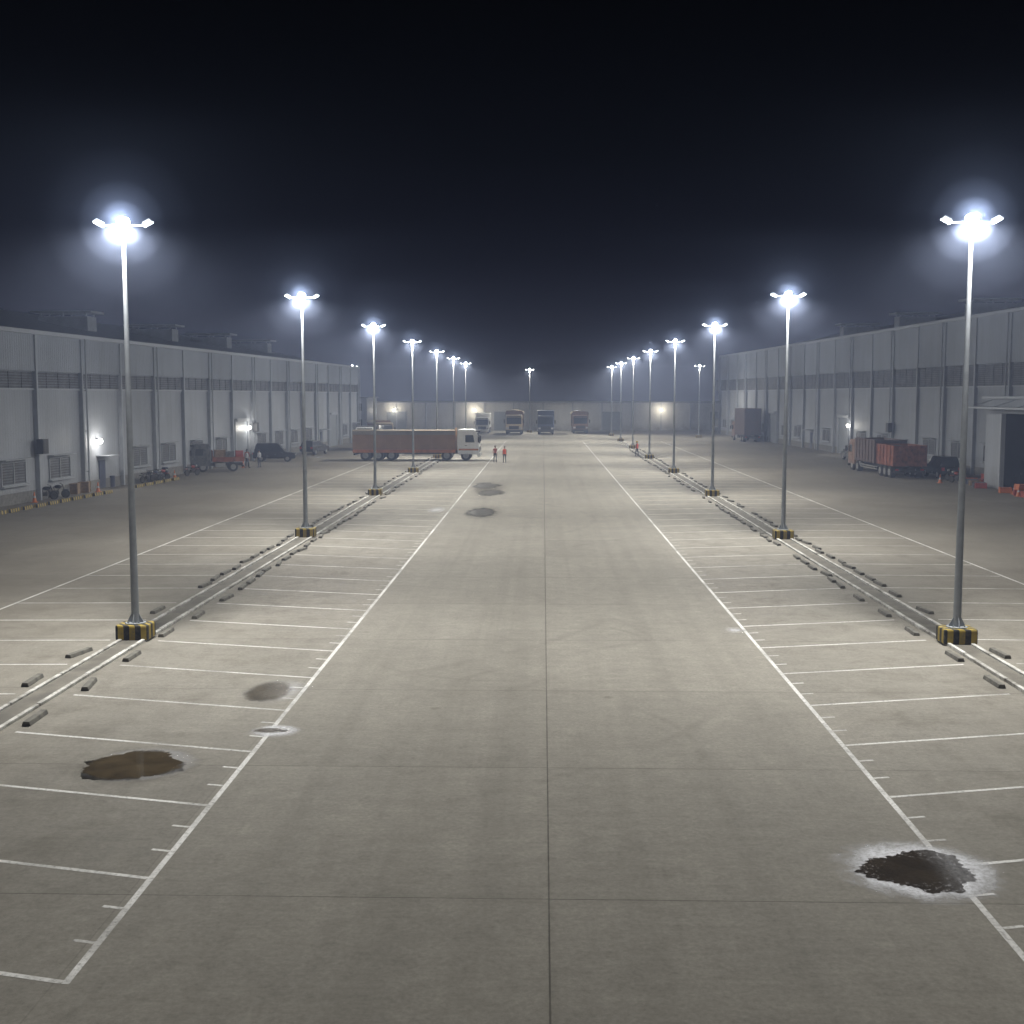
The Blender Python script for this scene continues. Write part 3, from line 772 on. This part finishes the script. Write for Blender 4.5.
def car(label, loc, rotz, mat, group=None, tall=1.75):
    C = thing('parked_car', label, 'car', loc, rotz, group)
    b = B(); b.prism([(-2.25, .38), (2.2, .34), (2.3, .6), (2.22, .92), (1.15, 1.06), (-2.2, 1.08), (-2.3, .75)], -.9, .9, .08)
    part('body', b, M[mat], C)
    b = B(); zb, zt = 1.04, tall
    bot = [(-2.15, -.84, zb), (1.15, -.84, zb), (1.15, .84, zb), (-2.15, .84, zb)]; top = [(-1.85, -.66, zt), (.35, -.66, zt), (.35, .66, zt), (-1.85, .66, zt)]
    b.hexa(bot, top, .06); part('roof', b, M[mat], C)
    for s in (-1, 1):
        b = B()
        for xa, xb, ta, tb in ((-1.95, -.55, -1.75, -.6), (-.45, .95, -.5, .28)):
            y0_, y1_ = s * .845, s * .705
            b.quad([(xa, y0_, 1.12), (xb, y0_, 1.12), (tb, y1_, zt - .1), (ta, y1_, zt - .1)])
        part('side_window', b, M['glass'], C)
        b = B(); b.box(2.2, 2.31, s * .5, s * .82, .68, .84, .02); part('headlight', b, M['headl'], C)
        b = B(); b.box(-2.32, -2.24, s * .6, s * .85, .72, 1.0, .02); part('tail_light', b, M['lampred'], C)
        b = B(); b.box(.85, 1.0, s * .88, s * 1.05, 1.05, 1.2, .03); part('mirror', b, M[mat], C)
        for x in (-1.4, 1.4): wheel(C, x, s * .78, .35, .85)
    b = B(); b.quad([(1.13, -.72, 1.1), (1.13, .72, 1.1), (.45, .6, zt - .06), (.45, -.6, zt - .06)]); part('windscreen', b, M['glass'], C)
    b = B(); b.quad([(-2.15, -.72, 1.15), (-2.15, .72, 1.15), (-1.93, .6, zt - .12), (-1.93, -.6, zt - .12)]); part('rear_window', b, M['glass'], C)
    return C
GC = 'cars parked along the warehouse'
car('black sport utility car parked near the warehouse wall', (-29.2, 130, 0), .12, 'carblack', GC, 2.0)
car('dark car parked close beside the warehouse wall', (-31.6, 136, 0), .2, 'carblack', GC, 1.8)
car('black car parked beside the warehouse', (-27.9, 146, 0), 1.3, 'carblack', GC, 1.7)
car('dark car parked beside the red tipper truck', (34.9, 106, 0), math.radians(93), 'carblack', None, 1.9)
car('grey car parked near the warehouse wall', (34.6, 134, 0), math.radians(95), 'cargrey', None, 1.7)
car('pale car parked near the warehouse wall', (-24.8, 172, 0), math.radians(80), 'white', None, 1.7)

def moto(label, loc, rotz, cm, group):
    m_ = thing('motorcycle', label, 'motorcycle', loc, rotz, group)
    for x in (-.62, .62):
        b = B(); b.torus((x, 0, .3), .25, .05); w = part('wheel', b, M['rubber'], m_)
        b = B(); b.cyl((x, -.03, .3), (x, .03, .3), .2, seg=16); part('rim', b, M['chassis'], w)
    b = B()
    for a, c in (((-.62, 0, .3), (-.1, 0, .4)), ((-.1, 0, .4), (.38, 0, .8)), ((.38, 0, .8), (-.5, 0, .72)), ((-.62, 0, .3), (-.5, 0, .72)), ((-.1, 0, .4), (-.15, 0, .72))): b.cyl(a, c, .025, seg=8)
    for y in (-.07, .07): b.cyl((.62, y, .3), (.4, y, .95), .02, seg=8)
    b.box(-.2, .18, -.12, .12, .28, .55, .03); b.cyl((-.2, .14, .28), (-.8, .16, .33), .035, seg=8); part('frame', b, M['chassis'], m_)
    b = B(); b.sph((.12, 0, .8), .2, 0, 1.3, .65, .65); part('fuel_tank', b, M[cm], m_, True)
    b = B(); b.box(-.72, -.1, -.13, .13, .74, .83, .035); part('seat', b, M['black'], m_)
    b = B(); b.cyl((.36, -.34, 1.0), (.36, .34, 1.0), .018, seg=8); b.cyl((.36, -.34, 1.0), (.28, -.4, 1.02), .022, seg=8); b.cyl((.36, .34, 1.0), (.28, .4, 1.02), .022, seg=8); part('handlebar', b, M['black'], m_)
    b = B(); b.cyl((.44, 0, .9), (.56, 0, .88), .08, .1, 14); part('headlight', b, M['headl'], m_)
    b = B(); b.box(-.95, -.6, -.06, .06, .62, .67, .01); b.box(.4, .85, -.06, .06, .58, .61, .01); part('mudguard', b, M[cm], m_)
    return m_
GM = 'motorcycles parked by the wall'
for x, y, r, c_ in ((-34.3, 81.5, .6, 'carblack'), (-34.1, 83.0, .5, 'carblack'), (-32.6, 98, 1.2, 'carblack'), (-32.4, 99.2, 1.1, 'blue'), (-32.2, 100.5, 1.1, 'redpl'), (-31.4, 106.5, 1.1, 'redpl')):
    moto(('red' if c_ == 'redpl' else 'dark') + ' motorcycle parked beside the warehouse wall', (x, y, 0), r, c_, GM)
for x, y, r, c_ in ((34.0, 99.2, 2.0, 'redpl'), (34.4, 101.5, 2.0, 'carblack'), (35.8, 124, 1.8, 'redpl'), (36.0, 126, 1.8, 'carblack')):
    moto(('red' if c_ == 'redpl' else 'dark') + ' motorcycle parked beside the warehouse wall', (x, y, 0), r, c_, GM)

b = B(); b.box(-.2, .2, -.2, .2, 0, .04, .01); b.cyl((0, 0, .04), (0, 0, .3), .145, .098, 18); b.cyl((0, 0, .3), (0, 0, .45), .097, .068, 18, 1); b.cyl((0, 0, .45), (0, 0, .72), .068, .022, 18)
cone = b.mesh('traffic_cone', [M['coneor'], M['shirtW']])
cones = [(-34.2, 79.6), (-33.2, 88.5), (-31.9, 103), (-29.8, 118.5), (-20.5, 150), (32.6, 99.2),
         (33.9, 86.2), (34.3, 88.0), (35.2, 131)]
for x, y in cones:
    obj('traffic_cone', cone, None, (x, y, .001), (0, 0, random.random()), label='orange traffic cone with white band on concrete', category='traffic cone', group='traffic cones on the yard')
b = B(); b.prism([(-.16, 0), (.16, 0), (.11, .22), (-.11, .22)], -.62, .62, .02)
bar = b.mesh('barrier_block', M['stripe'])
for k in range(11):
    y = 69.5 + k * 1.75; x = -32.9 + .0556 * (y - 70) + .0
    obj('barrier_block', bar, None, (x, y, .001), (0, 0, -.055 + random.gauss(0, .05)), label='low black and yellow striped kerb block on ground', category='barrier', group='striped barrier blocks')
for k in range(5):
    y = 93 + k * 2.0; x = -31.7 + .0556 * (y - 93)
    obj('barrier_block', bar, None, (x, y, .001), (0, 0, -.055 + random.gauss(0, .05)), label='low black and yellow striped kerb block on ground', category='barrier', group='striped barrier blocks')
for x, y, z, mt in ((34.2, 85.3, 0, 'redpl'), (34.3, 84.4, 0, 'wood'), (34.5, 96.6, 0, 'wood'), (34.3, 87.0, 0, 'redpl'), (34.35, 86.2, 0, 'redpl'), (34.32, 86.6, .43, 'coneor'), (35.6, 97.6, 0, 'redpl'), (36.4, 98.2, 0, 'coneor'), (35.9, 98.9, 0, 'cargrey'), (36.0, 97.9, .43, 'redpl'), (34.7, 97.9, 0, 'blue'), (36.9, 99.6, 0, 'wood'), (35.2, 99.0, 0, 'coneor'), (35.3, 99.9, 0, 'redpl'), (34.1, 89.2, 0, 'coneor'), (33.9, 93.6, 0, 'redpl'), (34.1, 94.6, 0, 'cargrey')):
    crate((x, y, z + .001), (.75, .6, .42), M[mt], random.uniform(-.4, .4), ({'redpl': 'red plastic', 'wood': 'rough timber', 'coneor': 'orange plastic', 'cargrey': 'grey plastic', 'blue': 'navy blue plastic'}[mt]) + ' crate piled beside the annex', grp='crates beside the annex')
for x, y in ((-34.4, 86.5), (-34.2, 88), (-32.9, 118.4)):
    crate((x, y, .001), (1.0, .9, .8), M['wood'], random.uniform(-.3, .3), 'rough timber crate standing near the warehouse wall', grp='crates near the wall')
for x, y in ((-34.0, 93.5), (-33.2, 104.5), (38.0, 112), (37.6, 119.5), (36.9, 131), (37.4, 101), (37.8, 102)):
    b = B(); b.cyl((0, 0, 0), (0, 0, .88), .29, seg=22, bev=.01)
    for z in (.28, .58, .86): b.torus((0, 0, z), .29, .014, 'Z', 22, 6)
    obj('drum', b.mesh('drum', M['blue'] if x < 0 else M['redpl']), None, (x, y, .001), label='steel drum standing near the warehouse wall', category='drum', group='steel drums by the walls')

# ------------------------------------------------------------------ people
def person(label, loc, rotz, top='shirtD', vest=True, hat=True, walk=0., bend=0.):
    v = []; e = []; r = []
    def add(p, rad, par=None):
        v.append(p); r.append(rad); i = len(v) - 1
        if par is not None: e.append((par, i))
        return i
    pel = add((0, 0, .95), (.155, .11)); wa = add((0, 0, 1.10), (.14, .10), pel); ch = add((.01, 0, 1.30), (.165, .115), wa)
    sh = add((0, 0, 1.43), (.13, .09), ch); nk = add((.01, 0, 1.51), (.055, .055), sh); hb = add((.02, 0, 1.58), (.07, .08), nk)
    hm = add((.02, 0, 1.66), (.078, .095), hb); ht = add((.015, 0, 1.735), (.055, .065), hm)
    nose = add((.125, 0, 1.645), (.012, .012), hm)
    for s in (-1, 1):
        w = walk * s
        hp = add((0, s * .09, .90), (.095, .095), pel); kn = add((.03 + w * .18, s * .10, .50), (.06, .06), hp)
        an = add((-.02 + w * .26, s * .105, .10), (.04, .04), kn); hl = add((-.03 + w * .26, s * .105, .045), (.042, .042), an); to = add((.15 + w * .26, s * .12, .035), (.035, .03), hl)
        so = add((0, s * .18, 1.42), (.058, .058), sh); el = add((-.03 - w * .12, s * .235, 1.13), (.042, .042), so)
        wr = add((.04 - w * .18 + bend * .12, s * .245, .88 + bend * .12), (.027, .027), el)
        pa = add((.06 - w * .2 + bend * .15, s * .245, .81 + bend * .12), (.036, .018), wr)
        for q, ln in ((-.027, .06), (-.009, .075), (.009, .07), (.027, .055)):
            f1 = add((v[pa][0] + q * 1.0, s * .247, v[pa][2] - .045), (.0095, .0095), pa); add((v[pa][0] + q + .008, s * .238, v[pa][2] - .045 - ln), (.008, .008), f1)
        add((v[pa][0] + .05, s * .235, v[pa][2] - .02), (.010, .010), pa)
    me = bpy.data.meshes.new('sk'); me.from_pydata(v, e, []); o = bpy.data.objects.new('sk', me); COL.objects.link(o)
    md = o.modifiers.new('s', 'SKIN')
    for i, sv in enumerate(me.skin_vertices[0].data): sv.radius = r[i]; sv.use_root = (i == 0)
    o.modifiers.new('u', 'SUBSURF').levels = 1
    dg = bpy.context.evaluated_depsgraph_get(); m2 = bpy.data.meshes.new_from_object(o.evaluated_get(dg))
    bpy.data.objects.remove(o); m2.name = 'body'; m2.materials.clear()
    for k in ('skin', top, 'trous', 'shoe'): m2.materials.append(M[k])
    for p in m2.polygons:
        c = p.center; p.use_smooth = True
        if c.z < .09: k = 3
        elif c.z < .98 and abs(c.y) < .205: k = 2
        elif c.z < 1.0: k = 0
        elif c.z < 1.49: k = 1
        else: k = 0
        p.material_index = k
    P_ = thing('person', label, 'person', loc, rotz)
    obj('body', m2, P_)
    if vest:
        b = B(); rings = []
        for z, a, c_ in ((.93, .185, .15), (1.1, .175, .145), (1.3, .195, .16), (1.42, .18, .135), (1.475, .11, .1)):
            rings.append([b.bm.verts.new((c_ * math.cos(q) + .005, a * math.sin(q), z)) for q in [2 * math.pi * i / 20 for i in range(20)]])
        for i in range(4):
            for j in range(20): b.bm.faces.new((rings[i][j], rings[i][(j + 1) % 20], rings[i + 1][(j + 1) % 20], rings[i + 1][j]))
        part('safety_vest', b, M['vest'], P_, True)
    b = B()
    if hat: b.sph((.015, 0, 1.72), .115, 0, 1.1, 1., .75); b.cyl((.03, 0, 1.70), (.03, 0, 1.715), .15, seg=20); part('hard_hat', b, M['hat'], P_, True)
    else: b.sph((-.008, 0, 1.705), .10, 0, 1.0, .92, .85); part('hair', b, M['hair'], P_, True)
    return P_
person('person in dull red shirt and dark trousers standing on the lane', (-5.15, 129, 0), -1.2, 'shirtR', False, False, .4)
person('person in orange red vest over pale shirt on the lane', (-4.1, 128, 0), -1.9, 'shirtW', True, False, -.3)
person('person in orange red vest near the kerb', (11.1, 142, 0), 2.4, 'shirtD', True, True, .5)
person('person in pale shirt walking by the warehouse', (-29.3, 118, 0), .3, 'shirtW', False, False, .8)
person('person in pale shirt standing by parked trucks', (-28.3, 119, 0), 2.6, 'shirtW', False, False, .1, .8)
person('person in dull red shirt standing by parked trucks', (-29.9, 120.5, 0), 1.6, 'shirtR', False, False, .2, .3)
person('person in dark clothes standing beside the warehouse', (-20.4, 147, 0), 1.2, 'shirtD', True, False, .1)

# ------------------------------------------------------------------ world
w = bpy.data.worlds.new('World'); sc.world = w; w.use_nodes = True
t = NT(w.node_tree); bg = w.node_tree.nodes['Background']
tc = t.add('ShaderNodeTexCoord').outputs['Generated']
sep = t.add('ShaderNodeSeparateXYZ'); t.link(tc, sep.inputs[0])
cr = t.add('ShaderNodeValToRGB'); t.link(sep.outputs[2], cr.inputs[0])
el = cr.color_ramp.elements
el[0].position = 0.; el[0].color = (.017, .018, .034, 1)
el[1].position = .30; el[1].color = (.0002, .0002, .0004, 1)
for p, c in ((.05, (.0105, .0113, .022, 1)), (.11, (.0035, .0038, .0085, 1)), (.19, (.0007, .0008, .0020, 1))):
    q = el.new(p); q.color = c
t.link(cr.outputs[0], bg.inputs[0]); bg.inputs[1].default_value = 1.

# ------------------------------------------------------------------ camera
cd = bpy.data.cameras.new('Camera'); cam = bpy.data.objects.new('Camera', cd); COL.objects.link(cam)
cam.location = (0, 0, H); cam.rotation_euler = (math.radians(90 - 5.57), 0, math.radians(1.48))
cd.sensor_width = 36; cd.lens = 1200 / 1024 * 36; cd.clip_end = 3000; cd.clip_start = .1
sc.camera = cam
sc.view_settings.view_transform = 'Standard'; sc.view_settings.look = 'None'; sc.view_settings.exposure = 0; sc.view_settings.gamma = 1
